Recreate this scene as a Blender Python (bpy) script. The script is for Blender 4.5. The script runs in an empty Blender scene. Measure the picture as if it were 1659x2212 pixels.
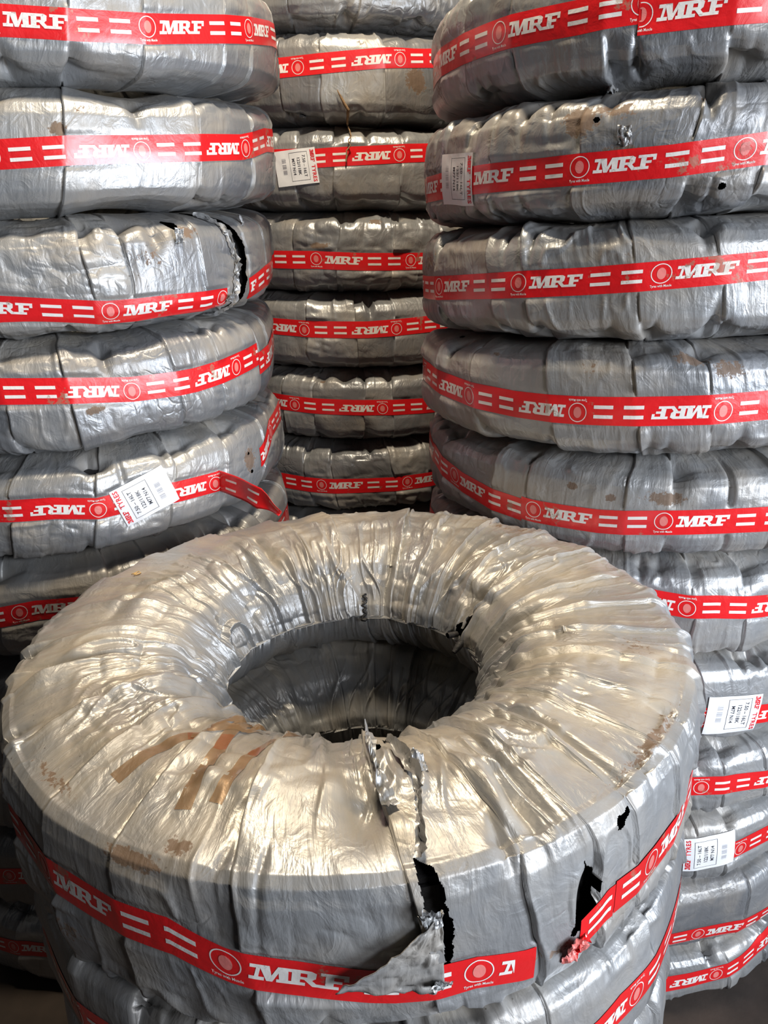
import bpy, bmesh, math, random
import numpy as np
from mathutils import Matrix, Vector

sc = bpy.context.scene
COL = sc.collection
PI = math.pi

# ---------------------------------------------------------------- camera
F_PX, PITCH, ROLL = 1675.4, 0.3667, -0.0401
cd = bpy.data.cameras.new('camera')
cam = bpy.data.objects.new('camera', cd)
COL.objects.link(cam)
cd.sensor_fit = 'VERTICAL'
cd.sensor_height = 36.0
cd.lens = 36.0 * F_PX / 2212.0
cd.clip_start = 0.02
fw = Vector((0, math.cos(PITCH), -math.sin(PITCH)))
up0 = Vector((0, math.sin(PITCH), math.cos(PITCH)))
rt0 = Vector((1, 0, 0))
c_, s_ = math.cos(ROLL), math.sin(ROLL)
rt = rt0 * c_ + up0 * s_
up = rt0 * -s_ + up0 * c_
m = Matrix((rt, up, -fw)).transposed().to_4x4()
cam.matrix_world = m
sc.camera = cam

# ---------------------------------------------------------------- view, world, lights
sc.view_settings.view_transform = 'Standard'
sc.view_settings.look = 'None'
sc.view_settings.gamma = 1.0
sc.view_settings.use_curve_mapping = False
sc.view_settings.exposure = 0.0

w = bpy.data.worlds.new('world')
sc.world = w
w.use_nodes = True
wn, wl = w.node_tree.nodes, w.node_tree.links
bg = wn['Background']
bg.inputs[0].default_value = (0.60, 0.66, 0.78, 1)
bg.inputs[1].default_value = 0.02


def area(name, loc, target, sx, sy, power, color):
    ld = bpy.data.lights.new(name, 'AREA')
    ld.shape = 'RECTANGLE'
    ld.size, ld.size_y = sx, sy
    ld.energy = power
    ld.color = color
    o = bpy.data.objects.new(name, ld)
    COL.objects.link(o)
    o.location = loc
    d = Vector(target) - Vector(loc)
    o.rotation_euler = d.to_track_quat('-Z', 'Y').to_euler()
    return o


area('ceiling_lamp_light', (0.10, 1.05, 1.45), (0.05, 0.95, -0.5), 0.25, 0.25, 46, (1.0, 0.85, 0.63))
area('doorway_light', (2.25, -0.45, -0.08), (0.0, 1.3, -0.35), 1.1, 1.0, 108, (0.84, 0.91, 1.0))
area('front_daylight', (1.10, -0.95, 0.46), (0.0, 1.5, -0.1), 0.45, 0.45, 19, (0.93, 0.955, 1.0))


# ---------------------------------------------------------------- materials
def new_mat(name):
    mt = bpy.data.materials.new(name)
    mt.use_nodes = True
    n, l = mt.node_tree.nodes, mt.node_tree.links
    return mt, n, l, n['Principled BSDF']


def math_node(n, l, op, a, b=None, clamp=False):
    x = n.new('ShaderNodeMath')
    x.operation = op
    x.use_clamp = clamp
    for i, v in enumerate((a, b)):
        if v is None:
            continue
        if isinstance(v, (int, float)):
            x.inputs[i].default_value = v
        else:
            l.new(v, x.inputs[i])
    return x.outputs[0]


def noise(n, l, vec, scale, detail=3, rough=.55, dist=0.0):
    x = n.new('ShaderNodeTexNoise')
    x.inputs['Scale'].default_value = scale
    x.inputs['Detail'].default_value = detail
    x.inputs['Roughness'].default_value = rough
    x.inputs['Distortion'].default_value = dist
    l.new(vec, x.inputs['Vector'])
    return x.outputs['Fac']


def ramp(n, l, fac, stops):
    r = n.new('ShaderNodeValToRGB')
    e = r.color_ramp.elements
    while len(e) < len(stops):
        e.new(0.5)
    for el, (p, c) in zip(e, stops):
        el.position = p
        el.color = (*c, 1) if len(c) == 3 else c
    l.new(fac, r.inputs[0])
    return r.outputs[0]


def mapping(n, l, vec, scale, rot=0.0, loc=(0, 0, 0)):
    mp = n.new('ShaderNodeMapping')
    mp.inputs['Scale'].default_value = scale
    mp.inputs['Rotation'].default_value = (0, 0, rot)
    mp.inputs['Location'].default_value = loc
    l.new(vec, mp.inputs['Vector'])
    return mp.outputs[0]


def mix(n, l, fac, a, b):
    x = n.new('ShaderNodeMix')
    x.data_type = 'RGBA'
    for s, v in ((0, fac), (6, a), (7, b)):
        if isinstance(v, (int, float)):
            x.inputs[s].default_value = v
        elif isinstance(v, tuple):
            x.inputs[s].default_value = (*v, 1)
        else:
            l.new(v, x.inputs[s])
    return x.outputs[2]


def wrap_material(name='silver_plastic_wrap', fine=1.0):
    mt, n, l, b = new_mat(name)
    uv = n.new('ShaderNodeUVMap')
    uv.uv_map = 'uv'
    oi = n.new('ShaderNodeObjectInfo')
    vm = n.new('ShaderNodeVectorMath')
    vm.operation = 'ADD'
    l.new(uv.outputs[0], vm.inputs[0])
    cx = n.new('ShaderNodeCombineXYZ')
    l.new(math_node(n, l, 'MULTIPLY', oi.outputs['Random'], 37.0), cx.inputs[2])
    l.new(cx.outputs[0], vm.inputs[1])
    V = vm.outputs[0]
    pa = n.new('ShaderNodeAttribute')
    pa.attribute_name = 'panel'
    da = n.new('ShaderNodeAttribute')
    da.attribute_name = 'dirt'
    du = n.new('ShaderNodeAttribute')
    du.attribute_name = 'dust'
    # colour
    streak = noise(n, l, mapping(n, l, V, (55, 5, 1)), 1.0, 4, .6)
    blotch = noise(n, l, V, 9.0, 4, .6)
    base = ramp(n, l, pa.outputs['Fac'], [(0, (.215, .225, .245)), (.5, (.33, .34, .355)), (1, (.44, .45, .46))])
    base = mix(n, l, math_node(n, l, 'MULTIPLY', streak, .45), base, (.27, .265, .262))
    dustf = math_node(n, l, 'MULTIPLY', ramp_f(n, l, blotch, .44, .66), .60)
    base = mix(n, l, dustf, base, (.26, .222, .175))
    dd = math_node(n, l, 'MULTIPLY', du.outputs['Fac'], ramp_f(n, l, math_node(n, l, 'ADD', math_node(n, l, 'MULTIPLY', streak, .5), math_node(n, l, 'MULTIPLY', blotch, .5)), .30, .62))
    base = mix(n, l, dd, base, (.40, .355, .285))
    dustf = math_node(n, l, 'ADD', dustf, math_node(n, l, 'MULTIPLY', dd, .45))
    speck = noise(n, l, V, 260.0, 2, .5)
    grime = noise(n, l, V, 110.0, 5, .7)
    sp = ramp_f(n, l, speck, .70, .74)
    sp = math_node(n, l, 'MULTIPLY', sp, ramp_f(n, l, noise(n, l, V, 5.0, 2, .5), .52, .66))
    base = mix(n, l, math_node(n, l, 'MULTIPLY', sp, .75), base, (.08, .06, .045))
    dm = math_node(n, l, 'ADD', math_node(n, l, 'MULTIPLY', da.outputs['Fac'], .62), math_node(n, l, 'ADD', math_node(n, l, 'MULTIPLY', grime, .55), math_node(n, l, 'MULTIPLY', noise(n, l, V, 190.0, 3, .6), .45)))
    dmask = ramp_f(n, l, dm, .775, .84)
    base = mix(n, l, math_node(n, l, 'MULTIPLY', dmask, .85), base, (.13, .075, .04))
    l.new(base, b.inputs['Base Color'])
    met = math_node(n, l, 'SUBTRACT', .52, math_node(n, l, 'ADD', math_node(n, l, 'MULTIPLY', dustf, .6), math_node(n, l, 'MULTIPLY', dmask, .6)), True)
    l.new(met, b.inputs['Metallic'])
    rg = math_node(n, l, 'ADD', .30, math_node(n, l, 'MULTIPLY', blotch, .22))
    rg = math_node(n, l, 'ADD', rg, math_node(n, l, 'MULTIPLY', dmask, .3))
    l.new(rg, b.inputs['Roughness'])
    # fine wrinkles
    w1 = noise(n, l, mapping(n, l, V, (70, 11, 1), .12), 1.0, 5, .55, .4)
    w2 = noise(n, l, mapping(n, l, V, (38, 30, 1), -.4), 1.0, 4, .5, .8)
    w2r = math_node(n, l, 'ABSOLUTE', math_node(n, l, 'SUBTRACT', w2, .5))
    vo = n.new('ShaderNodeTexVoronoi')
    vo.feature = 'DISTANCE_TO_EDGE'
    vo.inputs['Scale'].default_value = 34
    dv = n.new('ShaderNodeVectorMath')
    dv.operation = 'ADD'
    nz = n.new('ShaderNodeTexNoise')
    nz.inputs['Scale'].default_value = 25
    l.new(V, nz.inputs['Vector'])
    sc_ = n.new('ShaderNodeVectorMath')
    sc_.operation = 'SCALE'
    sc_.inputs['Scale'].default_value = .05
    l.new(nz.outputs['Color'], sc_.inputs[0])
    l.new(V, dv.inputs[0])
    l.new(sc_.outputs[0], dv.inputs[1])
    l.new(dv.outputs[0], vo.inputs['Vector'])
    cr = math_node(n, l, 'MINIMUM', vo.outputs['Distance'], .12)
    crm = ramp_f(n, l, noise(n, l, mapping(n, l, V, (7, 7, 1)), 1.0, 2, .5), .55, .68)
    cr = math_node(n, l, 'MULTIPLY', math_node(n, l, 'MULTIPLY', cr, crm), 2.2)
    h = math_node(n, l, 'ADD', math_node(n, l, 'MULTIPLY', w1, .9), math_node(n, l, 'MULTIPLY', w2r, -1.3))
    h = math_node(n, l, 'ADD', h, cr)
    h = math_node(n, l, 'ADD', h, math_node(n, l, 'MULTIPLY', speck, .06))
    bp = n.new('ShaderNodeBump')
    bp.inputs['Strength'].default_value = .40 * fine
    bp.inputs['Distance'].default_value = .0045
    l.new(h, bp.inputs['Height'])
    l.new(bp.outputs[0], b.inputs['Normal'])
    return mt


def ramp_f(n, l, fac, lo, hi):
    mr = n.new('ShaderNodeMapRange')
    mr.inputs[1].default_value = lo
    mr.inputs[2].default_value = hi
    l.new(fac, mr.inputs[0])
    return mr.outputs[0]


def simple(name, col, rough=.5, metal=0.0, bump=0.0, bscale=80.0, var=.12, coat=0.0):
    mt, n, l, b = new_mat(name)
    tc = n.new('ShaderNodeTexCoord')
    f = noise(n, l, tc.outputs['Object'], bscale * .3, 4, .6)
    dark = tuple(c * (1 - var) for c in col)
    lite = tuple(min(1, c * (1 + var)) for c in col)
    l.new(ramp(n, l, f, [(.3, dark), (.7, lite)]), b.inputs['Base Color'])
    b.inputs['Roughness'].default_value = rough
    b.inputs['Metallic'].default_value = metal
    b.inputs['Coat Weight'].default_value = coat
    if bump:
        f2 = noise(n, l, tc.outputs['Object'], bscale, 4, .6)
        bp = n.new('ShaderNodeBump')
        bp.inputs['Strength'].default_value = bump
        bp.inputs['Distance'].default_value = .003
        l.new(f2, bp.inputs['Height'])
        l.new(bp.outputs[0], b.inputs['Normal'])
    return mt


def tape_material(name, col, wear_col, rough):
    mt, n, l, b = new_mat(name)
    tc = n.new('ShaderNodeTexCoord')
    P = tc.outputs['Object']
    wear = noise(n, l, P, 26.0, 6, .72)
    area_ = noise(n, l, P, 4.2, 2, .5)
    wm = ramp_f(n, l, math_node(n, l, 'ADD', wear, math_node(n, l, 'MULTIPLY', area_, .35)), .795, .83)
    c = ramp(n, l, noise(n, l, P, 12.0, 3, .5), [(.3, tuple(x * .86 for x in col)), (.7, col)])
    c = mix(n, l, math_node(n, l, 'MULTIPLY', wm, .75), c, wear_col)
    l.new(c, b.inputs['Base Color'])
    b.inputs['Roughness'].default_value = rough
    b.inputs['Coat Weight'].default_value = .5
    b.inputs['Coat Roughness'].default_value = .18
    hb = noise(n, l, P, 42.0, 4, .55, .5)
    bp = n.new('ShaderNodeBump')
    bp.inputs['Strength'].default_value = .28
    bp.inputs['Distance'].default_value = .004
    l.new(hb, bp.inputs['Height'])
    l.new(bp.outputs[0], b.inputs['Normal'])
    return mt


M_WRAP = wrap_material()
M_RED = tape_material('red_tape_film', (.74, .012, .016), (.32, .16, .11), .34)
M_WHITE = tape_material('white_print_ink', (.84, .81, .78), (.42, .33, .26), .42)
M_PINK = tape_material('pale_print_ink', (.78, .22, .20), (.45, .10, .09), .42)
M_PAPER = simple('white_label_paper', (.80, .81, .84), .45, 0, .12, 60, .04, .25)
M_INK = simple('black_label_ink', (.035, .035, .045), .5)
M_LRED = simple('red_label_ink', (.66, .02, .03), .45)
M_GREY = simple('grey_label_ink', (.33, .33, .36), .5)
M_RUBBER = simple('black_rubber', (.022, .021, .022), .55, 0, .5, 120, .3)
M_AMBER = simple('amber_packing_tape', (.31, .19, .095), .36, .3, .25, 45, .28, .5)
_b = M_AMBER.node_tree.nodes['Principled BSDF']
_b.inputs['Alpha'].default_value = .68
M_AMBER_D = simple('dark_amber_packing_tape', (.26, .095, .035), .32, .1, .25, 45, .2, .5)
M_AMBER_D.node_tree.nodes['Principled BSDF'].inputs['Alpha'].default_value = .8
M_TWINE = simple('brown_jute_fibre', (.30, .19, .10), .85, 0, .4, 300, .3)
M_STRAW = simple('straw_fibre', (.55, .36, .14), .7)
M_FLOOR = simple('dark_dusty_floor', (.035, .025, .02), .85, 0, .6, 18, .5)
M_WALL = simple('grimy_plaster', (.09, .085, .08), .9, 0, .4, 12, .3)

# ---------------------------------------------------------------- small numeric helpers
_tabs = {}


def _tab(seed):
    if seed not in _tabs:
        _tabs[seed] = np.random.default_rng(seed).random((256, 64)) * 2 - 1
    return _tabs[seed]


def vn(x, y, px, seed):
    """smooth value noise, periodic over px cells in x"""
    T = _tab(seed)
    xi, yi = np.floor(x).astype(int), np.floor(y).astype(int)
    fx, fy = x - xi, y - yi
    fx = fx * fx * fx * (fx * (fx * 6 - 15) + 10)
    fy = fy * fy * fy * (fy * (fy * 6 - 15) + 10)
    a, b_ = xi % px, (xi + 1) % px
    c, d = yi % 64, (yi + 1) % 64
    return (T[a, c] * (1 - fx) + T[b_, c] * fx) * (1 - fy) + (T[a, d] * (1 - fx) + T[b_, d] * fx) * fy


def sstep(x, a, b):
    t = np.clip((x - a) / (b - a), 0, 1)
    return t * t * (3 - 2 * t)


def mesh_obj(name, verts, faces, mats, parent=None, uv=None, fmat=None, attrs=None, smooth=True):
    """faces: (n,4) or (n,3) int array or list of lists"""
    me = bpy.data.meshes.new(name)
    if isinstance(faces, np.ndarray):
        k = faces.shape[1]
        me.vertices.add(len(verts))
        me.vertices.foreach_set('co', np.asarray(verts, dtype=np.float32).ravel())
        me.loops.add(faces.size)
        me.loops.foreach_set('vertex_index', faces.astype(np.int32).ravel())
        me.polygons.add(len(faces))
        me.polygons.foreach_set('loop_start', np.arange(0, faces.size, k, dtype=np.int32))
        me.polygons.foreach_set('loop_total', np.full(len(faces), k, dtype=np.int32))
        me.update(calc_edges=True)
        if uv is not None:
            ul = me.uv_layers.new(name='uv')
            ul.data.foreach_set('uv', np.asarray(uv, dtype=np.float32)[faces.ravel()].ravel())
    else:
        me.from_pydata([tuple(v) for v in verts], [], faces)
        me.update()
        if uv is not None:
            ul = me.uv_layers.new(name='uv')
            for lp in me.loops:
                ul.data[lp.index].uv = uv[lp.vertex_index]
    if attrs:
        for an, av in attrs.items():
            at = me.attributes.new(an, 'FLOAT', 'POINT')
            at.data.foreach_set('value', np.asarray(av, dtype=np.float32))
    for mt in mats:
        me.materials.append(mt)
    if fmat is not None:
        me.polygons.foreach_set('material_index', np.asarray(fmat, dtype=np.int32))
    me.polygons.foreach_set('use_smooth', [smooth] * len(me.polygons))
    me.validate()
    o = bpy.data.objects.new(name, me)
    COL.objects.link(o)
    if parent is not None:
        o.parent = parent
        o.matrix_parent_inverse = Matrix.Translation(parent.location).inverted()
    return o


# ---------------------------------------------------------------- flat artwork (2D triangles cut into small cells)
def flat_from_polys(polys):
    bm = bmesh.new()
    for p in polys:
        bm.faces.new([bm.verts.new((x, y, 0)) for x, y in p])
    return bm


def text_bm(txt, height, bold=0.0, spacing=1.0):
    cu = bpy.data.curves.new('txt', 'FONT')
    cu.body = txt
    cu.size = 1.0
    cu.offset = bold
    cu.space_character = spacing
    cu.resolution_u = 2
    ob = bpy.data.objects.new('txt', cu)
    COL.objects.link(ob)
    dg = bpy.context.evaluated_depsgraph_get()
    me = bpy.data.meshes.new_from_object(ob.evaluated_get(dg))
    bm = bmesh.new()
    bm.from_mesh(me)
    bpy.data.objects.remove(ob)
    bpy.data.curves.remove(cu)
    bpy.data.meshes.remove(me)
    xs = [v.co.x for v in bm.verts]
    ys = [v.co.y for v in bm.verts]
    s = height / (max(ys) - min(ys))
    cx, cy = (max(xs) + min(xs)) / 2, (max(ys) + min(ys)) / 2
    for v in bm.verts:
        v.co.x = (v.co.x - cx) * s
        v.co.y = (v.co.y - cy) * s
    return bm, (max(xs) - min(xs)) * s


def cut(bm, step):
    bmesh.ops.triangulate(bm, faces=bm.faces[:])
    for ax in (0, 1):
        co = [v.co[ax] for v in bm.verts]
        lo, hi = min(co), max(co)
        k = math.floor(lo / step) + 1
        while k * step < hi:
            nv = [0, 0, 0]
            nv[ax] = 1
            pc = [0, 0, 0]
            pc[ax] = k * step
            bmesh.ops.bisect_plane(bm, geom=bm.verts[:] + bm.edges[:] + bm.faces[:], plane_co=pc, plane_no=nv, dist=1e-6)
            k += 1
    bmesh.ops.triangulate(bm, faces=bm.faces[:])


def arrays(bm):
    bm.verts.ensure_lookup_table()
    for i, v in enumerate(bm.verts):
        v.index = i
    V = np.array([(v.co.x, v.co.y) for v in bm.verts])
    Fc = np.array([[v.index for v in f.verts] for f in bm.faces])
    # face up
    a, b, c = V[Fc[:, 0]], V[Fc[:, 1]], V[Fc[:, 2]]
    cr = (b[:, 0] - a[:, 0]) * (c[:, 1] - a[:, 1]) - (b[:, 1] - a[:, 1]) * (c[:, 0] - a[:, 0])
    Fc[cr < 0] = Fc[cr < 0][:, ::-1]
    bm.free()
    return V, Fc


def slab_logo():
    """the three slab-serif letters, height 1, width about 5.2"""
    P = []

    def q(*p):
        P.append([(x + .12 * y, y) for x, y in p])
    # M
    q((.05, .78), (1.05, .78), (1.05, 1), (.05, 1))
    q((0, 0), (.78, 0), (.78, .22), (0, .22))
    q((.26, .1), (.47, .1), (.60, .9), (.40, .9))
    q((.50, 1), (1.05, 1), (1.22, 0), (.90, 0))
    q((.95, 0), (1.20, 0), (1.72, 1), (1.48, 1))
    q((1.48, 1), (2.0, 1), (2.0, 0), (1.56, 0))
    q((1.40, 0), (2.85, 0), (2.85, .20), (1.40, .20))
    # R
    q((1.9, .80), (3.25, .80), (3.15, 1), (1.9, 1))
    q((2.15, .1), (2.58, .1), (2.62, .9), (2.18, .9))
    q((2.95, .45), (3.38, .52), (3.42, .88), (3.15, 1), (2.95, .92))
    q((2.5, .40), (3.2, .40), (3.38, .55), (2.5, .58))
    q((2.75, .44), (3.15, .44), (3.62, .0), (3.22, 0))
    q((3.25, 0), (4.55, 0), (4.55, .20), (3.05, .20))
    # F
    q((3.62, .80), (5.05, .80), (5.05, 1), (3.62, 1))
    q((3.85, .1), (4.28, .1), (4.30, .9), (3.88, .9))
    q((4.80, .60), (5.05, .60), (5.05, .85), (4.80, .85))
    q((4.2, .40), (4.72, .40), (4.72, .58), (4.2, .58))
    return P


TW = 0.0375          # tape width
ART = {}


def tape_art(period):
    """one repeat of the tape print: ring, letters, two pairs of bars, slogan; x from the ring centre"""
    key = round(period, 4)
    if key in ART:
        return ART[key]
    P, W = period, TW
    polys = []
    lw = .395 * P / 5.17
    lh = .44 * W
    for p in slab_logo():
        polys.append([(.088 * P + x * lw, -.17 * W + y * lh) for x, y in p])
    for x0, x1 in ((.535, .672), (.745, .882)):
        for yc in (.20, -.14):
            polys.append([(x0 * P, (yc - .062) * W), (x1 * P, (yc - .062) * W), (x1 * P, (yc + .062) * W), (x0 * P, (yc + .062) * W)])
    ro, ri = .345 * W, .315 * W
    N = 40
    for i in range(N):
        a, b = 2 * PI * i / N, 2 * PI * (i + 1) / N
        polys.append([(ri * math.cos(a), .07 * W + ri * math.sin(a)), (ro * math.cos(a), .07 * W + ro * math.sin(a)),
                      (ro * math.cos(b), .07 * W + ro * math.sin(b)), (ri * math.cos(b), .07 * W + ri * math.sin(b))])
    bm = flat_from_polys(polys)
    cut(bm, .0045)
    V, Fc = arrays(bm)
    bt, wd = text_bm('Tyres with Muscle', .115 * W, .015)
    for v in bt.verts:
        v.co.x *= (.70 * W) / wd
        v.co.y -= .37 * W
    cut(bt, .006)
    V2, F2 = arrays(bt)
    Fc = np.vstack([Fc, F2 + len(V)])
    V = np.vstack([V, V2])
    mt = np.full(len(Fc), 1)
    # plain pale disc in the ring
    disc = [[(.15 * W * math.cos(2 * PI * i / 24), .07 * W + .20 * W * math.sin(2 * PI * i / 24)) for i in range(24)]]
    bd = flat_from_polys(disc)
    cut(bd, .0045)
    V3, F3 = arrays(bd)
    Fc = np.vstack([Fc, F3 + len(V)])
    V = np.vstack([V, V3])
    mt = np.concatenate([mt, np.full(len(F3), 2)])
    ART[key] = (V, Fc, mt)
    return ART[key]


LW, LH = .094, .070


def label_art():
    """content of the size label, text reading upwards; origin at centre. materials 1 black, 2 red, 3 grey"""
    if 'label' in ART:
        return ART['label']
    VV, FF, MM = [], [], []
    n = 0

    def put(bm, mat, cx, cy, rot=True, sx=1.0):
        nonlocal n
        cut(bm, .005)
        V, Fc = arrays(bm)
        if rot:
            V = np.c_[-V[:, 1], V[:, 0] * sx]
        V = V + np.array([cx, cy])
        VV.append(V)
        FF.append(Fc + n)
        MM.append(np.full(len(Fc), mat))
        n += len(V)
    # red heading: slab letters then TYRES
    lg = flat_from_polys([[(x * .0047 - .012, y * .0085 - .00425) for x, y in p] for p in slab_logo()])
    put(lg, 2, -.0395, -.0195)
    t, wd = text_bm('TYRES', .0085, .03, 1.12)
    put(t, 2, -.0395, .0155, True, .033 / wd)
    # frame
    x0, x1, y0, y1, tk = -.029, .012, -.029, .027, .0006
    fr = []
    for a, b, c, d in ((x0, y0, x1, y0 + tk), (x0, y1 - tk, x1, y1), (x0, y0, x0 + tk, y1), (x1 - tk, y0, x1, y1)):
        fr.append([(a, b), (c, b), (c, d), (a, d)])
    put(flat_from_polys(fr), 1, 0, 0, False)
    for txt, x, ln in (('7.50 – 16LT', -.0205, .043), ('122/118K', -.0085, .034), ('M77 N14', .0030, .032)):
        t, wd = text_bm(txt, .0066, .012)
        put(t, 1, x, -.001, True, ln / wd)
    # barcode
    rnd = random.Random(4)
    y = -.019
    bc = []
    while y < .013:
        h = rnd.choice((.0004, .0008, .0012))
        if not (-.011 < y < -.008 or .001 < y < .0035):
            bc.append([(.0205, y), (.0300, y), (.0300, y + h), (.0205, y + h)])
        y += h + rnd.choice((.0006, .001))
    put(flat_from_polys(bc), 3, 0, 0, False)
    ART['label'] = (np.vstack(VV), np.vstack(FF), np.concatenate(MM))
    return ART['label']


# ---------------------------------------------------------------- the wrapped tyre
class Tyre:
    def __init__(s, c, top, bot, seed, Ro=.397, hero=False, detail=2, npan=None, fine=(-95, 95), tape=None, labels=(),
                 holes=(), dents=(), dirt=(), crumple=1.0, slant=None, pinch=None):
        s.cx, s.cy = c
        s.top, s.bot = top, bot
        s.seed, s.Ro, s.hero, s.detail = seed, Ro, hero, detail
        s.rng = np.random.default_rng(seed)
        if hero:
            pr = [(Ro, .5), (Ro, .68), (Ro - .002, .84), (Ro - .007, .925), (Ro - .016, .962), (Ro - .05, .988), (Ro - .09, 1.0), (Ro - .125, .995),
                  (Ro - .155, .965), (Ro - .185, .88), (Ro - .210, .74), (Ro - .226, .60), (Ro - .229, .5)]
        else:
            pr = [(Ro, .5), (Ro - .001, .68), (Ro - .003, .79), (Ro - .011, .875), (Ro - .024, .922), (Ro - .045, .955), (Ro - .068, .985), (Ro - .092, 1.008), (Ro - .13, 1.008),
                  (Ro - .165, .965), (Ro - .195, .87), (Ro - .22, .73), (Ro - .233, .6), (Ro - .236, .5)]
        H = (top[0] - bot[0])
        # dense half profile
        r = np.array([p[0] for p in pr])
        h = np.array([p[1] for p in pr])
        full_r = np.concatenate([r[::-1], r[1:]])
        full_h = np.concatenate([1 - h[::-1], h[1:]])
        # order: bottom inner ... outer equator ... top inner
        sl = np.concatenate([[0], np.cumsum(np.hypot(np.diff(full_r), np.diff(full_h) * H))])
        vv = np.linspace(0, sl[-1], 1200)
        rr = np.interp(vv, sl, full_r)
        hh = np.interp(vv, sl, full_h)
        k = np.exp(-np.linspace(-2, 2, 9 if hero else 19) ** 2)
        k /= k.sum()
        # closed smoothing
        n = len(rr)
        rr2 = np.concatenate([rr[-40:-1], rr, rr[1:40]])
        hh2 = np.concatenate([hh[-40:-1] - 0, hh, hh[1:40]])
        # mirror ends instead of wrap to stay monotone
        rr2[:39] = rr[1:40][::-1]
        hh2[:39] = -hh[1:40][::-1]
        hh2[:39] = 1 - 0 * hh2[:39] - hh[1:40][::-1] if False else hh[0] * 2 - hh[1:40][::-1]
        rr2[-39:] = rr[-40:-1][::-1]
        hh2[-39:] = hh[-1] * 2 - hh[-40:-1][::-1]
        rs_ = np.convolve(rr2, k, 'same')[39:-39]
        hs_ = np.convolve(hh2, k, 'same')[39:-39]
        hs_ = np.clip(hs_, -.02, 1.02)
        s.pv = vv - sl[-1] / 2
        s.prr, s.phh = rs_, hs_
        dr = np.gradient(rs_)
        dz = np.gradient(hs_ * H)
        ln = np.hypot(dr, dz) + 1e-12
        s.nr, s.nz = dz / ln, -dr / ln
        s.L = sl[-1]
        s.H = H
        mid = n // 2
        seg = slice(mid - int(n * .19), mid + int(n * .19))
        # t (height fraction) -> v on the tread side
        s.tv = (s.phh, s.pv)
        lo = np.argmin(np.where(s.pv < 0, s.phh, 9)[:mid])
        s.lo_i = 0
        # seams
        npan = npan or int(s.rng.integers(19, 25))
        a = np.arange(npan) + s.rng.uniform(-.32, .32, npan)
        s.seams = np.sort((((a / npan) * 2 * PI) + .0001) % (2 * PI)) - PI
        s.npan = npan
        s.slant = slant if slant is not None else s.rng.uniform(-.5, .5)
        s.pamp = s.rng.uniform(.0, 1.0, npan) ** 1.5 * .95 + .1
        s.pstep = s.rng.uniform(.0022, .0050, npan) * s.rng.choice([1, 1, 1, .3], npan)
        s.ptone = s.rng.uniform(0, 1, npan)
        s.pchord = s.rng.uniform(.3, 1.1, npan)
        s.crumple = crumple
        s.set_notches()
        # pinches at the shoulders
        if pinch is None:
            pinch = []
            nq = int(s.rng.integers(14, 21))
            for i in range(nq):
                pinch.append((s.rng.uniform(-100, 100), s.rng.choice([-1, 1]), s.rng.uniform(.006, .022), s.rng.uniform(.7, 2.3), s.rng.uniform(.03, .075)))
        s.pinch = pinch
        s.tape = None
        s.holes, s.dents, s.dirt = holes, dents, dirt
        s.labels = labels
        s.fine = fine
        if tape:
            s.tape = tape

    def set_notches(s):
        g = np.random.default_rng(s.seed + 999)
        n = s.npan
        s.notch_t = g.uniform(.008, .030, n) * (g.random(n) < .6)
        s.notch_b = g.uniform(.008, .030, n) * (g.random(n) < .6)
        s.notch_l = g.uniform(.03, .09, n)

    def V(s, t=None, r=None):
        """height fraction on the tread, or radius on the top side -> v"""
        n = len(s.pv)
        i0, i1 = int(n * .30), int(n * .70)
        if t is not None:
            return np.interp(t, s.phh[i0:i1], s.pv[i0:i1])
        j = int(n * .56)
        rr, pv = s.prr[j:], s.pv[j:]
        return np.interp(-np.asarray(r), -rr, pv)

    def tape_v(s, th):
        """centre line of the tape in v, th in radians"""
        pts = s.tape['pts']
        return np.interp(np.degrees(th), [p[0] for p in pts], s.V(t=np.array([p[1] for p in pts])))

    def low(s, th, v):
        a = .0016 * vn((th + PI) / (2 * PI) * 14, v * 14 + 3, 14, s.seed + 5)
        a = a + .0008 * vn((th + PI) / (2 * PI) * 40, v * 18, 40, s.seed + 6)
        k, p, wd = s.pan(th - s.slant * v)
        a = a - .0034 * s.pchord[k] * 4 * p * (1 - p) * (wd / .27) ** 2
        return a

    def pan(s, thp):
        x = (thp + PI) % (2 * PI) - PI
        k = np.searchsorted(s.seams, x, side='right') - 1
        k = np.where(k < 0, s.npan - 1, k)
        a = s.seams[k]
        b = np.where(k == s.npan - 1, s.seams[0] + 2 * PI, s.seams[(k + 1) % s.npan])
        x = np.where(x < a, x + 2 * PI, x)
        return k, (x - a) / (b - a), (b - a)

    def cover(s, th, v):
        """1 where tape or label presses the wrap flat"""
        wgt = np.zeros_like(th)
        if s.tape:
            vt = s.tape_v(th)
            d = np.abs(v - vt - s.tape_shift(th))
            on = np.zeros_like(th)
            dg = np.degrees(th)
            for a, b in s.tape['spans']:
                on = np.maximum(on, sstep(dg, a - .8, a) * (1 - sstep(dg, b, b + .8)))
            wgt = np.maximum(wgt, (1 - sstep(d, TW / 2, TW / 2 + .008)) * on)
        for (t0, v0, ang) in s.labels:
            vc = s.V(t=v0)
            dx = (th - math.radians(t0)) * s.Ro
            dy = v - vc
            lx = dx * math.cos(ang) + dy * math.sin(ang)
            ly = -dx * math.sin(ang) + dy * math.cos(ang)
            wgt = np.maximum(wgt, (1 - sstep(np.abs(lx), LW / 2, LW / 2 + .008)) * (1 - sstep(np.abs(ly), LH / 2, LH / 2 + .008)))
        return wgt

    def tape_shift(s, th):
        sh = np.zeros_like(th)
        for (dg, dv) in s.tape.get('joints', ()):
            sh = np.where(np.degrees(th) > dg, sh + dv, sh)
        return sh

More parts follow.
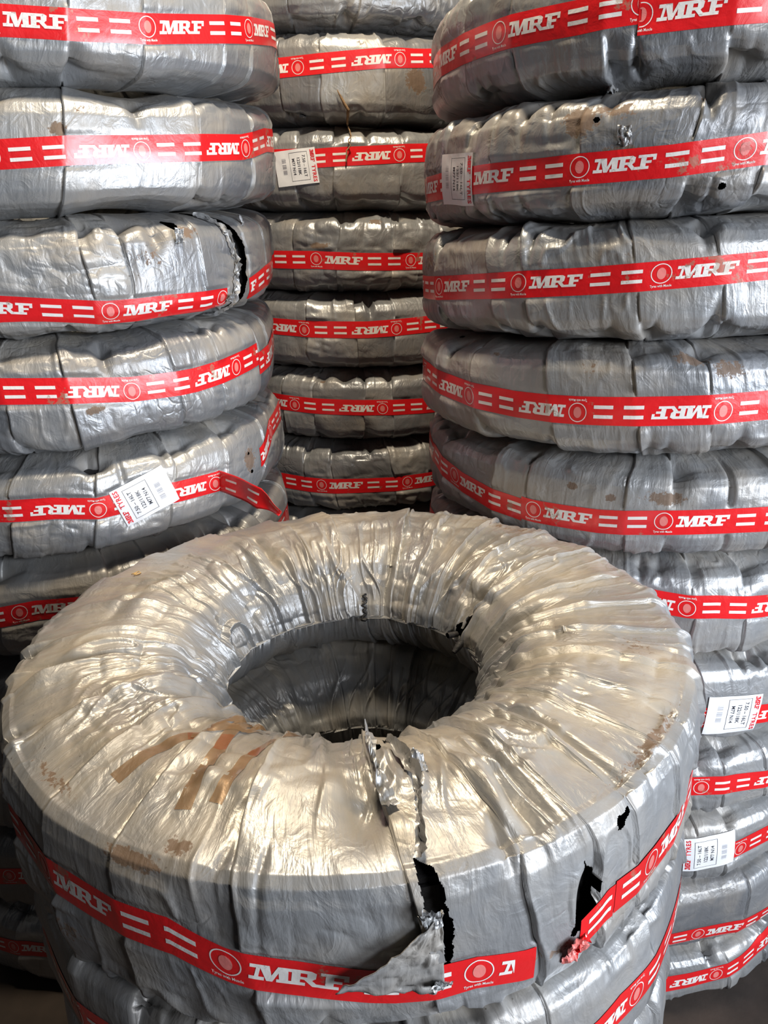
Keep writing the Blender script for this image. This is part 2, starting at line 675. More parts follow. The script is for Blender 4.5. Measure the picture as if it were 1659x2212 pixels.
    def disp(s, th, v, thp):
        sd = s.seed
        k, p, wd = s.pan(thp)
        X = (thp + PI) / (2 * PI)
        vs = s.H / 2
        av = np.abs(v)
        low = s.low(th, v)
        onside = sstep(av, vs + .02, vs + .09)          # 0 on the tread, 1 on the sidewalls
        inner = sstep(av, s.L / 2 - .14, s.L / 2 - .05)
        shoulder = np.exp(-((av - vs) / .022) ** 2)
        pa = s.pamp[k]
        step = s.pstep[k] * ((1 - p) ** 1.5) * (1 - (.2 if s.hero else .5) * onside)
        # wrinkles running across the tread / along the radius
        f1 = vn(X * 70, v * 9 + 11 * k % 7, 70, sd + 1)
        f2 = vn(X * 130, v * 16 + 5, 130, sd + 2)
        f3 = vn(X * 46, v * 30, 46, sd + 3)
        f4 = vn(X * 110, v * 60 + X * 40, 110, sd + 4)
        rid = np.clip(1 - np.abs(f1) * 5.5, 0, 1) * np.clip(vn(X * 18, v * 8 + 31, 18, sd + 15) * 3 + .35, 0, 1)
        rid2 = np.clip(1 - np.abs(f2) * 4.5, 0, 1) * np.clip(vn(X * 26, v * 10 + 11, 26, sd + 16) * 3 + .2, 0, 1)
        cmask = np.clip(vn(X * 16, v * 9 + 21, 16, sd + 17) * 2.5 + .3, 0, 1)
        cru = (np.abs(f3) * 1.3 + np.abs(f4) * .55) * cmask
        amp = s.crumple * (.3 + pa)
        d = step + amp * (.0016 + .0040 * shoulder + .0030 * onside) * rid
        d = d + amp * (.0007 + .0022 * shoulder + .0016 * onside) * rid2
        d = d + s.crumple * (.0008 + .0026 * pa) * cru
        d = d + s.crumple * .0020 * shoulder * vn(X * 90, v * 2, 90, sd + 9)
        if s.hero:
            # radial gathers converging on the hole
            wx = X * 40 + 1.6 * vn(X * 12, v * 9, 12, sd + 18)
            g = vn(wx % 40, v * 6 + 3.3, 40, sd + 12)
            g2 = vn(X * 90 + 1.5 * vn(X * 30, v * 16, 30, sd + 19), v * 8 + 1.3, 90, sd + 13)
            g3 = vn(X * 26, v * 20, 26, sd + 14)
            g4 = vn(X * 60, v * 42 + 9, 60, sd + 20)
            lm = np.clip(vn(X * 15, v * 7 + 41, 15, sd + 22) * 2.6 + .5, 0, 1)
            m_ = onside * (v > 0)
            d = d + m_ * (.0062 * np.clip(1 - np.abs(g) * 3.6, 0, 1) * (.05 + .55 * lm + .65 * inner) + .0032 * np.clip(1 - np.abs(g2) * 3.2, 0, 1) * lm
                          + .0058 * np.abs(g3) + .0028 * np.abs(g4) * lm)
            d = d + m_ * .0030 * (1 - p) ** 2
        # one-sided notches where a turn laps over the next at the shoulder
        xs_ = p * wd * s.Ro
        for sg, nk in ((1, s.notch_t), (-1, s.notch_b)):
            q = (v * sg - (vs + .004)) / s.notch_l[k]
            fall = np.clip(1 + q, 0, 1) * (q < 0) + np.clip(1 - (v * sg - vs - .004) / .035, 0, 1) * (q >= 0)
            d = d - nk[k] * fall ** 1.2 * np.exp(-(xs_ / (.010 + .018 * fall)) ** 1.6)
        # pinches
        dgp = np.degrees(th)
        for (t0, sg, A, wth, ln) in s.pinch:
            q = (v * sg - (vs + .006)) / ln
            fall = np.clip(1 + q, 0, 1) * (q < 0) + np.clip(1 - q * ln / .03, 0, 1) * (q >= 0)
            ww = wth * (.35 + .9 * fall)
            dt = (dgp - t0) / ww
            d = d - A * fall ** 1.3 * np.exp(-dt * dt) * (1 - .3 * np.tanh(dt * 3))
        for (t0, v0, A, wt, wv) in s.dents:
            dt = (dgp - t0) / wt
            dvv = (v - v0) / wv
            d = d - A * np.exp(-(dt * dt) - (dvv * dvv))
        cw = s.cover(th, v)
        # calm where a neighbour rests
        rest = np.exp(-((av - (vs + .075)) / .05) ** 2) if not s.hero else 0 * av
        d = d * (1 - .75 * rest)
        return (low + d) * (1 - cw) + (low + .0008) * cw

    def place(s, th, v, d):
        r = np.interp(v, s.pv, s.prr)
        h = np.interp(v, s.pv, s.phh)
        nr = np.interp(v, s.pv, s.nr)
        nz = np.interp(v, s.pv, s.nz)
        R = r + d * nr
        X, Y = R * np.sin(th), -R * np.cos(th)
        zt = s.top[0] + s.top[1] * X + s.top[2] * Y
        zb = s.bot[0] + s.bot[1] * X + s.bot[2] * Y
        Z = zb + (zt - zb) * h + d * nz
        return np.stack([X + s.cx, Y + s.cy, Z], -1)

    def surf(s, th, v, off):
        """point above the finished wrap (th, v arrays)"""
        return s.place(th, v, s.low(th, v) + .0008 + off)

    def surf_full(s, th, v, off):
        thp = th - s.slant * v
        return s.place(th, v, s.disp(th, v, thp) + off)

    def build(s, root):
        fine0, fine1 = (math.radians(a) for a in s.fine)
        cols = []
        step_m = {0: .014, 1: .0045, 2: .0026, 3: .0020}[s.detail]
        sm = list(s.seams) + [s.seams[0] + 2 * PI]
        pos = []
        for i in range(s.npan):
            a, b = sm[i], sm[i + 1]
            midang = (a + b) / 2
            mw = (midang + PI) % (2 * PI) - PI
            f = s.hero or (fine0 - .1 < mw < fine1 + .1)
            st = step_m if f else .016
            n = max(3, int((b - a) * s.Ro / st))
            e = .0004
            xs = np.linspace(a + e, b - e, n + 1)
            for hl in s.holes:
                h0 = math.radians(min(q_[0] for q_ in hl)) - .035
                h1 = math.radians(max(q_[0] for q_ in hl)) + .035
                for sh in (0, 2 * PI):
                    c0, c1 = max(h0 + sh, a + e), min(h1 + sh, b - e)
                    if c1 > c0:
                        xs = np.unique(np.concatenate([xs[(xs < c0) | (xs > c1)], np.arange(c0, c1, .0009 / s.Ro), [a + e, b - e]]))
            pos.append(xs)
        U = np.concatenate(pos)
        hw = s.H / 2 + .075
        vst = step_m * 1.15
        n1 = int(2 * hw / vst)
        vm_ = np.linspace(-hw, hw, n1)
        stt = (.004 if s.detail == 3 else .0035 if s.hero else .018)
        if s.hero:
            vtop = np.linspace(hw, s.L / 2, max(4, int((s.L / 2 - hw) / .0026)))[1:]
        else:
            vtop = np.linspace(hw, s.L / 2, max(4, int((s.L / 2 - hw) / .016)))[1:]
        vbot = np.linspace(-s.L / 2, -hw, max(4, int((s.L / 2 - hw) / .018)))[:-1]
        Vv = np.concatenate([vbot, vm_, vtop[:-1]])
        for hl in s.holes:
            c0 = min(float(q_[1]) for q_ in hl) - .014
            c1 = max(float(q_[1]) for q_ in hl) + .014
            Vv = np.concatenate([Vv[(Vv < c0) | (Vv > c1)], np.arange(c0, c1, .0011)])
            Vv = np.unique(np.round(Vv, 5))
            Vv = Vv[Vv < s.L / 2 - .002]
            Vv = Vv[np.concatenate([[True], np.diff(Vv) > .0005])]
        UU, VV = np.meshgrid(U, Vv, indexing='ij')
        wob = .010 * vn((UU + PI) / (2 * PI) * s.npan, VV * 22, s.npan, s.seed + 8)
        TH = UU + s.slant * VV + wob
        D = s.disp(TH, VV, UU)
        k, p, wd = s.pan(UU)
        # dark groove right behind each raised edge
        D = D - .0032 * np.exp(-((1 - p) * wd * s.Ro / .0030)) * (1 - s.cover(TH, VV))
        P = s.place(TH, VV, D)
        nu, nv = UU.shape
        idx = np.arange(nu * nv).reshape(nu, nv)
        a = idx
        b = np.roll(idx, -1, 0)
        c = np.roll(b, -1, 1)
        d = np.roll(a, -1, 1)
        Fc = np.stack([a, b, c, d], -1).reshape(-1, 4)
        keep = np.ones(len(Fc), bool)
        if s.holes:
            THf, VVf = TH.ravel(), VV.ravel()
            th_c = THf[Fc].mean(1)
            v_c = VVf[Fc].mean(1)
            wrapbad = np.abs(THf[Fc].max(1) - THf[Fc].min(1)) > 1
            for hl in s.holes:
                keep &= ~(s.in_hole(th_c, v_c, hl) & ~wrapbad)
        Fc = Fc[keep]
        dirt = np.zeros(nu * nv)
        for (t0, v0, A, wt, wv) in s.dirt:
            dirt = np.maximum(dirt, (A * np.exp(-((np.degrees(TH) - t0) / wt) ** 2 - ((VV - v0) / wv) ** 2)).ravel())
        # one random tone for each turn of the wrap
        panel = s.ptone[k].ravel()
        uv = np.stack([(UU * s.Ro).ravel() + .001 * (k.ravel() * 137 % 50), VV.ravel()], -1)
        o = mesh_obj('plastic_wrap', P.reshape(-1, 3), Fc, [M_WRAP], root, uv, None, {'panel': panel, 'dirt': dirt, 'dust': ((.75 if s.hero else .35) * sstep(VV, s.H / 2 - .01, s.H / 2 + .03) * (1 - sstep(VV, s.L / 2 - .12, s.L / 2 - .06))).ravel()})
        o['label'] = 'silver grey plastic wrap with overlapping turns'
        if s.holes:
            s.casing(root)
        if s.tape:
            s.build_tape(root)
        for lb in s.labels:
            s.build_label(root, lb)
        return o

    def in_hole(s, th, v, hl):
        """hl: list of (deg, v, halfwidth m) along a polyline, or [(deg, v, radius)]"""
        x = th * s.Ro
        best = np.full(th.shape, 9.0)
        jag = .0024 * vn((th + PI) / (2 * PI) * 240, v * 110, 240, s.seed + 21) + .0010 * vn((th + PI) / (2 * PI) * 250, v * 300, 250, s.seed + 22)
        pts = [(math.radians(a) * s.Ro, b, c) for a, b, c in hl]
        if len(pts) == 1:
            pts = pts + [(pts[0][0] + 1e-5, pts[0][1], pts[0][2])]
        for (x0, y0, w0), (x1, y1, w1) in zip(pts[:-1], pts[1:]):
            dx, dy = x1 - x0, y1 - y0
            t = np.clip(((x - x0) * dx + (v - y0) * dy) / (dx * dx + dy * dy), 0, 1)
            dd = np.hypot(x - x0 - t * dx, v - y0 - t * dy) - (w0 + (w1 - w0) * t)
            best = np.minimum(best, dd)
        return best < jag

    def casing(s, root):
        """the bare rubber tyre seen through tears"""
        U = np.linspace(-PI, PI, 361)[:-1]
        Vv = np.linspace(-s.L / 2, s.L / 2, 130)[:-1]
        UU, VV = np.meshgrid(U, Vv, indexing='ij')
        tread = (np.abs(VV) < s.H / 2 * .9)
        blk = (np.floor(UU * s.Ro / .022) + np.floor(np.abs(VV) / .02)) % 3 == 0
        D = np.where(tread & blk, -.026, -.018)
        P = s.place(UU, VV, D)
        nu, nv = UU.shape
        idx = np.arange(nu * nv).reshape(nu, nv)
        a, b = idx, np.roll(idx, -1, 0)
        Fc = np.stack([a, b, np.roll(b, -1, 1), np.roll(a, -1, 1)], -1).reshape(-1, 4)
        o = mesh_obj('rubber_casing', P.reshape(-1, 3), Fc, [M_RUBBER], root, smooth=False)
        o['label'] = 'black rubber tread under the wrap'

    def build_tape(s, root):
        T = s.tape
        per = T.get('period', 29.0)
        VV, FF, MM = [], [], []
        n = 0
        ncross = 10
        for a, b in T['spans']:
            N = max(4, int(math.radians(b - a) * s.Ro / .0035))
            th = np.radians(np.linspace(a, b, N))
            # split at joints so each jump is a clean edge
            rag0 = T.get('ragged', ())
            ys = np.linspace(-TW / 2, TW / 2, ncross)
            jts = [math.radians(j[0]) for j in T.get('joints', ()) if a < j[0] < b]
            cuts = [math.radians(a)] + jts + [math.radians(b)]
            for ci in range(len(cuts) - 1):
                t0, t1 = cuts[ci], cuts[ci + 1]
                N = max(4, int((t1 - t0) * s.Ro / .0035))
                ext = .006 if ci > 0 else 0
                th = np.linspace(t0 + 1e-6, t1, N)
                A, Y = np.meshgrid(th, ys, indexing='ij')
                # torn ends
                for (rd, amp) in rag0:
                    rd_ = math.radians(rd)
                    wgt = np.exp(-((A - rd_) / .02) ** 2)
                    A = A + wgt * amp / s.Ro * vn((Y + .5) * 260, Y * 0 + rd, 250, s.seed + 31)
                vt = s.tape_v(A) + s.tape_shift(A) + Y
                P = s.surf(A, vt, .0007 + .0004 * ci)
                idx = np.arange(A.size).reshape(A.shape) + n
                q = np.stack([idx[:-1, :-1], idx[1:, :-1], idx[1:, 1:], idx[:-1, 1:]], -1).reshape(-1, 4)
                VV.append(P.reshape(-1, 3))
                tri = np.vstack([q[:, [0, 1, 2]], q[:, [0, 2, 3]]])
                FF.append(tri)
                MM.append(np.zeros(len(tri), int))
                n += A.size
        P_m = math.radians(per) * s.Ro
        AV, AF, AM = tape_art(P_m)
        e0 = T['emblem']
        flip = T['flip']
        k0 = int(math.floor((T['spans'][0][0] - e0) / per)) - 1
        k1 = int(math.ceil((T['spans'][-1][1] - e0) / per)) + 1
        ends = T['spans']
        for k in range(k0, k1 + 1):
            sgn = -1 if flip else 1
            ax = AV[:, 0] * sgn
            ay = AV[:, 1] * sgn
            th = math.radians(e0 + k * per) + ax / s.Ro
            dg = np.degrees(th)
            fd = dg[AF]
            ok = np.zeros(len(AF), bool)
            for a, b in ends:
                ok |= (fd.min(1) > a + .1) & (fd.max(1) < b - .1)
            for (j, dv) in T.get('joints', ()):
                ok &= ~((fd.min(1) < j) & (fd.max(1) > j))
            for (ha, hb) in T.get('blank', ()):
                ok &= ~((fd.min(1) > ha) & (fd.max(1) < hb))
            if not ok.any():
                continue
            vt = s.tape_v(th) + s.tape_shift(th) + ay
            ci = np.zeros_like(th)
            for (j, dv) in T.get('joints', ()):
                ci = ci + (dg > j)
            P = s.surf(th, vt, .0007 + .0004 * ci + .00028)
            VV.append(P)
            FF.append(AF[ok] + n)
            MM.append(AM[ok])
            n += len(P)
        o = mesh_obj('printed_tape', np.vstack(VV), np.vstack(FF), [M_RED, M_WHITE, M_PINK], root, None, np.concatenate(MM))
        o['label'] = 'red sealing tape with white print' + (', print upside down' if flip else '')

    def build_label(s, root, lb):
        t0, tc, ang = lb
        vc = float(s.V(t=tc))
        ca, sa = math.cos(ang), math.sin(ang)

        def mp(lx, ly, off):
            dx = lx * ca - ly * sa
            dy = lx * sa + ly * ca
            return s.surf(math.radians(t0) + dx / s.Ro, vc + dy, off)
        nx, ny = 30, 22
        X, Y = np.meshgrid(np.linspace(-LW / 2, LW / 2, nx), np.linspace(-LH / 2, LH / 2, ny), indexing='ij')
        wav = .0006 * vn(X * 60 + 20, Y * 40 + 9, 200, s.seed + 40)
        P = mp(X, Y, .0022 + wav)
        idx = np.arange(nx * ny).reshape(nx, ny)
        q = np.stack([idx[:-1, :-1], idx[1:, :-1], idx[1:, 1:], idx[:-1, 1:]], -1).reshape(-1, 4)
        tri = np.vstack([q[:, [0, 1, 2]], q[:, [0, 2, 3]]])
        AV, AF, AM = label_art()
        wav2 = .0006 * vn(AV[:, 0] * 60 + 20, AV[:, 1] * 40 + 9, 200, s.seed + 40)
        P2 = mp(AV[:, 0], AV[:, 1], .0025 + wav2)
        o = mesh_obj('size_label', np.vstack([P.reshape(-1, 3), P2]), np.vstack([tri, AF + nx * ny]), [M_PAPER, M_INK, M_LRED, M_GREY], root, None,
                     np.concatenate([np.zeros(len(tri), int), AM]))
        o['label'] = 'white paper size label with red heading'


def strip(name, ty, root, pts, halfw, off, mat, seed=1, jag=0.0, nx=None, mats=None, fm=None, full=True, label=None):
    """ribbon stuck along the surface; pts (deg, v)"""
    p = np.array([(math.radians(a) * ty.Ro, b) for a, b in pts])
    sl = np.concatenate([[0], np.cumsum(np.hypot(*np.diff(p, axis=0).T))])
    n = nx or max(6, int(sl[-1] / .004))
    t = np.linspace(0, sl[-1], n)
    x, y = np.interp(t, sl, p[:, 0]), np.interp(t, sl, p[:, 1])
    kx = np.ones(5) / 5
    if n > 12:
        x[2:-2] = np.convolve(x, kx, 'valid')
        y[2:-2] = np.convolve(y, kx, 'valid')
    dx, dy = np.gradient(x), np.gradient(y)
    ln = np.hypot(dx, dy)
    nxn, nyn = -dy / ln, dx / ln
    nc = 7
    cc = np.linspace(-1, 1, nc)
    C, T = np.meshgrid(cc, t)
    hw = halfw if callable(halfw) else (lambda u: halfw + 0 * u)
    W = hw(T / sl[-1])
    J = jag * vn(T * 300 + 7, C * 2.5, 250, seed + 3) if jag else 0
    XX = x[:, None] + nxn[:, None] * (C * W + J)
    YY = y[:, None] + nyn[:, None] * (C * W + J)
    th, v = XX / ty.Ro, YY
    o_ = off(T / sl[-1], C) if callable(off) else off
    P = (ty.surf_full if full else ty.surf)(th, v, o_)
    idx = np.arange(P.shape[0] * P.shape[1]).reshape(P.shape[:2])
    q = np.stack([idx[:-1, :-1], idx[1:, :-1], idx[1:, 1:], idx[:-1, 1:]], -1).reshape(-1, 4)
    uv = np.stack([XX.ravel(), YY.ravel()], -1)
    fmat = None
    if fm is not None:
        tc = ((T / sl[-1])[:-1, :-1]).ravel()
        fmat = fm(tc)
    o = mesh_obj(name, P.reshape(-1, 3), q, mats or [mat], root, uv, fmat, {'panel': np.full(idx.size, .6), 'dirt': np.full(idx.size, .15)})
    if label:
        o['label'] = label
    return o


def shard(name, ty, root, t0, v0, size, lift, seed, label=None, tall=1.0, mat=None):
    """a small crumpled rag of torn film standing off the surface"""
    rng = np.random.default_rng(seed)
    n = 16
    X, Y = np.meshgrid(np.linspace(-1, 1, n), np.linspace(-1, 1, n), indexing='ij')
    r = np.hypot(X, Y)
    sc1 = (1 + .25 * vn(np.arctan2(Y, X) * 1.2 + 10, r * 0 + seed, 200, seed))
    x = X * size * sc1 * .8
    y = Y * size * sc1 * tall
    z = lift * (.5 + .5 * Y) + size * .35 * vn(X * 2.3 + 9, Y * 2.3 + 9, 200, seed + 1) + size * .15 * vn(X * 5 + 9, Y * 5 + 9, 200, seed + 2)
    th = math.radians(t0) + x / ty.Ro
    P = ty.surf_full(th, v0 + y, z + .002)
    idx = np.arange(n * n).reshape(n, n)
    q = np.stack([idx[:-1, :-1], idx[1:, :-1], idx[1:, 1:], idx[:-1, 1:]], -1).reshape(-1, 4)
    o = mesh_obj(name, P.reshape(-1, 3), q, [mat or M_WRAP], root, np.stack([x.ravel(), y.ravel()], -1), None, {'panel': np.full(n * n, .8), 'dirt': np.full(n * n, .1)}, smooth=False)
    if label:
        o['label'] = label
    return o


def tube(name, pts, rad, mat, parent=None, seg=6):
    cu = bpy.data.curves.new(name, 'CURVE')
    cu.dimensions = '3D'
    cu.bevel_depth = 1.0
    cu.bevel_resolution = 2
    sp = cu.splines.new('POLY')
    sp.points.add(len(pts) - 1)
    for i, p in enumerate(pts):
        sp.points[i].co = (*p, 1)
        sp.points[i].radius = rad[i] if isinstance(rad, (list, tuple)) else rad
    ob = bpy.data.objects.new(name, cu)
    COL.objects.link(ob)
    dg = bpy.context.evaluated_depsgraph_get()
    me = bpy.data.meshes.new_from_object(ob.evaluated_get(dg))
    bpy.data.objects.remove(ob)
    me.materials.clear()
    me.materials.append(mat)
    o = bpy.data.objects.new(name, me)
    COL.objects.link(o)
    if parent is not None:
        o.parent = parent
        o.matrix_parent_inverse = Matrix.Translation(parent.location).inverted()
    return o


# ---------------------------------------------------------------- room
def slab(name, x0, x1, y0, y1, z0, z1, mat):
    v = [(x, y, z) for z in (z0, z1) for y in (y0, y1) for x in (x0, x1)]
    f = [[0, 2, 3, 1], [4, 5, 7, 6], [0, 1, 5, 4], [2, 6, 7, 3], [0, 4, 6, 2], [1, 3, 7, 5]]
    o = mesh_obj(name, v, f, [mat], smooth=False)
    o['kind'] = 'structure'
    return o


FLOOR_Z = -1.43
slab('floor', -2.2, 2.2, -2.2, 3.1, FLOOR_Z - .1, FLOOR_Z, M_FLOOR)
slab('wall_back', -2.2, 2.2, 3.0, 3.1, FLOOR_Z, 1.9, M_WALL)
slab('wall_left', -2.3, -2.2, .2, 3.1, FLOOR_Z, 1.9, M_WALL)
slab('wall_right', 2.2, 2.3, .2, 3.1, FLOOR_Z, 1.9, M_WALL)

# ---------------------------------------------------------------- the stacks (metres; camera at the origin)
ST = {"L": {"p": [[0.3698, -0.0152, 0.0444], [0.1985, -0.0152, 0.0444], [0.0269, -0.0182, 0.0405], [-0.1441, -0.002, 0.0444], [-0.3148, -0.0156, 0.0553], [-0.4897, -0.0088, 0.0295], [-0.68, 0, 0], [-0.865, 0, 0], [-1.045, 0, 0], [-1.235, 0, 0], [-1.43, 0, 0]], "c": [[-0.5517, 1.5441], [-0.5684, 1.5361], [-0.587, 1.5281], [-0.5963, 1.5201], [-0.5982, 1.5121], [-0.5981, 1.5041], [-0.6293, 1.5041], [-0.6293, 1.5041], [-0.6293, 1.5041], [-0.6293, 1.5041]]},
      "C": {"p": [[0.5352, -0.0283, 0.0044], [0.3601, -0.0283, 0.0044], [0.1816, -0.0445, 0.0027], [0.0075, -0.0366, -0.0], [-0.1666, -0.0284, 0.0016], [-0.3446, -0.024, 0.0012], [-0.5197, -0.022, -0.0022], [-0.7018, 0, 0], [-0.8838, 0, 0], [-1.0659, 0, 0], [-1.2479, 0, 0], [-1.43, 0, 0]], "c": [[-0.0652, 2.1989], [-0.0612, 2.1987], [-0.0572, 2.1985], [-0.0532, 2.1983], [-0.0492, 2.1981], [-0.0452, 2.1979], [-0.0452, 2.1979], [-0.0452, 2.1979], [-0.0452, 2.1979], [-0.0452, 2.1979], [-0.0452, 2.1979]]},
      "R": {"p": [[0.2931, -0.0022, -0.0128], [0.1316, -0.0022, -0.0128], [-0.0254, 0.0055, -0.0265], [-0.1943, 0.0061, -0.0481], [-0.3478, 0.008, -0.0104], [-0.5038, -0.0046, 0.0004], [-0.6693, -0.0163, -0.0011], [-0.8347, -0.0475, -0.0024], [-0.9796, -0.0094, -0.0047], [-1.1299, -0.0037, -0.0102], [-1.2987, -0.018, -0.0076], [-1.43, 0, 0]], "c": [[0.5011, 1.3966], [0.4873, 1.4009], [0.48, 1.4052], [0.4788, 1.4096], [0.4890, 1.4170], [0.4873, 1.4250], [0.4873, 1.4250], [0.4823, 1.4182], [0.4823, 1.4182], [0.4823, 1.4182], [0.4823, 1.4182]]},
      "F": {"p": [[-0.454, 0, 0], [-0.628, 0, 0], [-0.8, 0, 0], [-0.9575, 0, 0], [-1.115, 0, 0], [-1.2725, 0, 0], [-1.43, 0, 0]], "c": [[-0.0465, 0.825], [-0.0440, 0.808], [-0.0465, 0.825], [-0.0465, 0.825], [-0.0465, 0.825], [-0.0465, 0.825]]}}

# tape centre line (deg, height fraction), angle of one ring emblem, upside down
TAPE = {
    'L0': ([(12.8, .405), (25.5, .39), (40.0, .4), (84.8, .58)], 39.8, 0),
    'L1': ([(10.8, .49), (24.5, .515), (39.5, .525), (66.5, .55), (83.2, .635)], 38.5, 1),
    'L2': ([(8.0, .325), (17.8, .275), (29.2, .22), (43.5, .21), (61.3, .185), (81.5, .315)], 29.5, 0),
    'L3': ([(6.5, .665), (20.5, .62), (33.2, .55), (49.0, .525), (69.0, .555), (82.2, .595)], 33.2, 1),
    'L4': ([(1.8, .605), (13.0, .59), (22.2, .53), (32.2, .545), (52.2, .48), (70.5, .51), (83.0, .69)], 22.2, 1),
    'L5': ([(-3.2, .56), (5.2, .60), (60, .55)], 1.2, 0),
    'L8': ([(-17.5, .535), (-10.0, .575)], -14.3, 0),
    'L9': ([(-25.2, .535), (-14.0, .595)], -19.5, 0),
    'C0': ([(0, .55), (10, .55)], 0, 1),
    'C1': ([(-19.2, .575), (-5.2, .61), (12.0, .67), (30.5, .72)], -11.5, 1),
    'C2': ([(-8.5, .61), (8.5, .65), (28.0, .7)], 17.8, 1),
    'C3': ([(-27.0, .43), (-10.8, .43), (4.2, .405), (24.0, .395)], -10.8, 0),
    'C4': ([(-30.0, .59), (-11.8, .57), (4.5, .565), (25.5, .6)], -17.2, 1),
    'C5': ([(-32.5, .58), (-14.3, .55), (2.8, .535), (22.0, .505)], -23.5, 1),
    'C6': ([(-31.3, .45), (-16.2, .435), (1.5, .435), (24.0, .445)], -15.5, 0),
    'R0': ([(-79.8, .46), (-64.5, .47), (-54.5, .48), (-46.5, .48), (-38.0, .475), (-29.2, .485), (-28, .485), (-7.8, .485)], -55.0, 0),
    'R1': ([(-80.2, .38), (-57.0, .395), (-41.2, .395), (-28.8, .4), (-18.0, .41), (-7.8, .445), (-2.8, .465)], -34.0, 0),
    'R2': ([(-82.0, .45), (-72.8, .46), (-44.8, .51), (-30.5, .53), (-17.0, .56), (1.5, .605)], -44.8, 0),
    'R3': ([(-81.8, .555), (-58.5, .49), (-45.2, .46), (-30.2, .46), (-16.5, .475), (5.8, .495)], -30.5, 1),
    'R4': ([(-81.5, .58), (-65.2, .45), (-49.0, .41), (-40.8, .39), (-26.0, .395), (-12.5, .44), (-.5, .44), (8.5, .445)], -40.8, 0),
    'R5': ([(-14.5, .655), (-5.5, .61), (.8, .605), (12.8, .56)], -5.5, 1),
    'R6': ([(-.8, .415), (17.5, .36)], .2, 1),
    'R7': ([(0, .545), (6.0, .55), (11.8, .54), (21.0, .48)], 3.2, 1),
    'R8': ([(-1.2, .51), (16.5, .5), (24.8, .52)], 17.0, 1),
    'R9': ([(-1.5, .295), (8.5, .295), (19.0, .295), (31.0, .265)], 8.5, 0),
    'R10': ([(.5, .51), (7.8, .52), (15.8, .565), (23.5, .6), (31.5, .725)], 15.8, 1),
    'F0': ([(-64.5, .54), (-53, .56), (-40.2, .58), (-28.8, .595), (-20.0, .595), (-13.0, .5), (-4.8, .445), (3.0, .375), (5.8, .36), (15.5, .35), (21.8, .285), (28.8, .265), (34.5, .38), (45.5, .34), (65.0, .36)], -13.2, 0),
    'F1': ([(-58.8, .52), (-51.8, .505), (-43.2, .585), (-35.2, .66), (0, .6), (34.2, .545), (39.2, .575), (46.2, .54), (52.2, .54), (73.5, .5)], 43.5, 1),
}
PERIOD = {'L': 29.5, 'C': 31.0, 'R': 28.0, 'F': 29.0}

LABEL = {
    'L0': 'topmost wrapped tyre of the left stack, cut by the top of the photo',
    'L1': 'silver wrapped tyre second in left stack, tape print upside down, just below the topmost',
    'L2': 'left stack tyre with its wrap torn open in a long vertical black split',
    'L3': 'left stack tyre right under the split one, tape jogging near its right end',
    'L4': 'left stack tyre with a white size label and its red tape end peeling off',
    'L5': 'wrapped tyre of left stack behind the upper left edge of the front tyre',
    'L6': 'seventh tyre down in the left stack, behind the front stack',
    'L7': 'eighth tyre down in the left stack, behind the front stack',
    'L8': 'dim wrapped tyre low at left photo edge, higher of the two red bands there',
    'L9': 'dim wrapped tyre at the floor of the left stack, lower red band at photo edge',
    'C0': 'topmost tyre in the far middle stack, no tape in view',
    'C1': 'far middle stack tyre with twine hanging from its lower edge',
    'C2': 'far middle stack tyre carrying a white size label at its left',
    'C3': 'far middle stack tyre right below the labelled one, tape print upright',
    'C4': 'far middle stack tyre directly above the one with the rust spot',
    'C5': 'far middle stack tyre with a small rust brown spot on its upper edge',
    'C6': 'lowest visible tyre of the far middle stack, just above the dark gap',
    'C7': 'eighth tyre down in the far middle stack, in the dark gap',
    'C8': 'ninth tyre down in the far middle stack, hidden behind the front stack',
    'C9': 'tenth tyre down in the far middle stack, hidden behind the front stack',
    'C10': 'floor tyre of the far middle stack, hidden behind the front stack',
    'R0': 'topmost tyre of the right stack, cut by the top of the photo',
    'R1': 'right stack tyre with mud stains, a torn tuft on top and a white label',
    'R2': 'clean grey right stack tyre between the mud-stained one and the one with upside down print',
    'R3': 'right stack tyre with upside down print and brown specks at upper right',
    'R4': 'right stack tyre with brown spots and black peeling marks above upright print',
    'R5': 'right stack tyre beside the front tyre rim, directly above the upper lower-right labelled tyre',
    'R6': 'right stack tyre with the higher of the two lower white size labels',
    'R7': 'right stack tyre without label between the two lower labelled ones',
    'R8': 'right stack tyre with the lowest white size label in the photo',
    'R9': 'right stack tyre second from the floor, upright letters on its tape',
    'R10': 'bottom tyre of the right stack, resting on the dark floor',
    'F0': 'big front tyre seen from above, wrinkled silver wrap with a torn flap',
    'F1': 'wrapped tyre directly under the big front tyre',
    'F2': 'third tyre down in the front stack at the bottom edge of the photo',
    'F3': 'fourth tyre down in the front stack, hidden below the photo',
    'F4': 'fifth tyre down in the front stack, hidden below the photo',
    'F5': 'floor tyre of the front stack, hidden below the photo',
}
GROUP = {'L': 'tyres of the left stack', 'C': 'tyres of the far middle stack', 'R': 'tyres of the right stack', 'F': 'tyres of the front stack'}

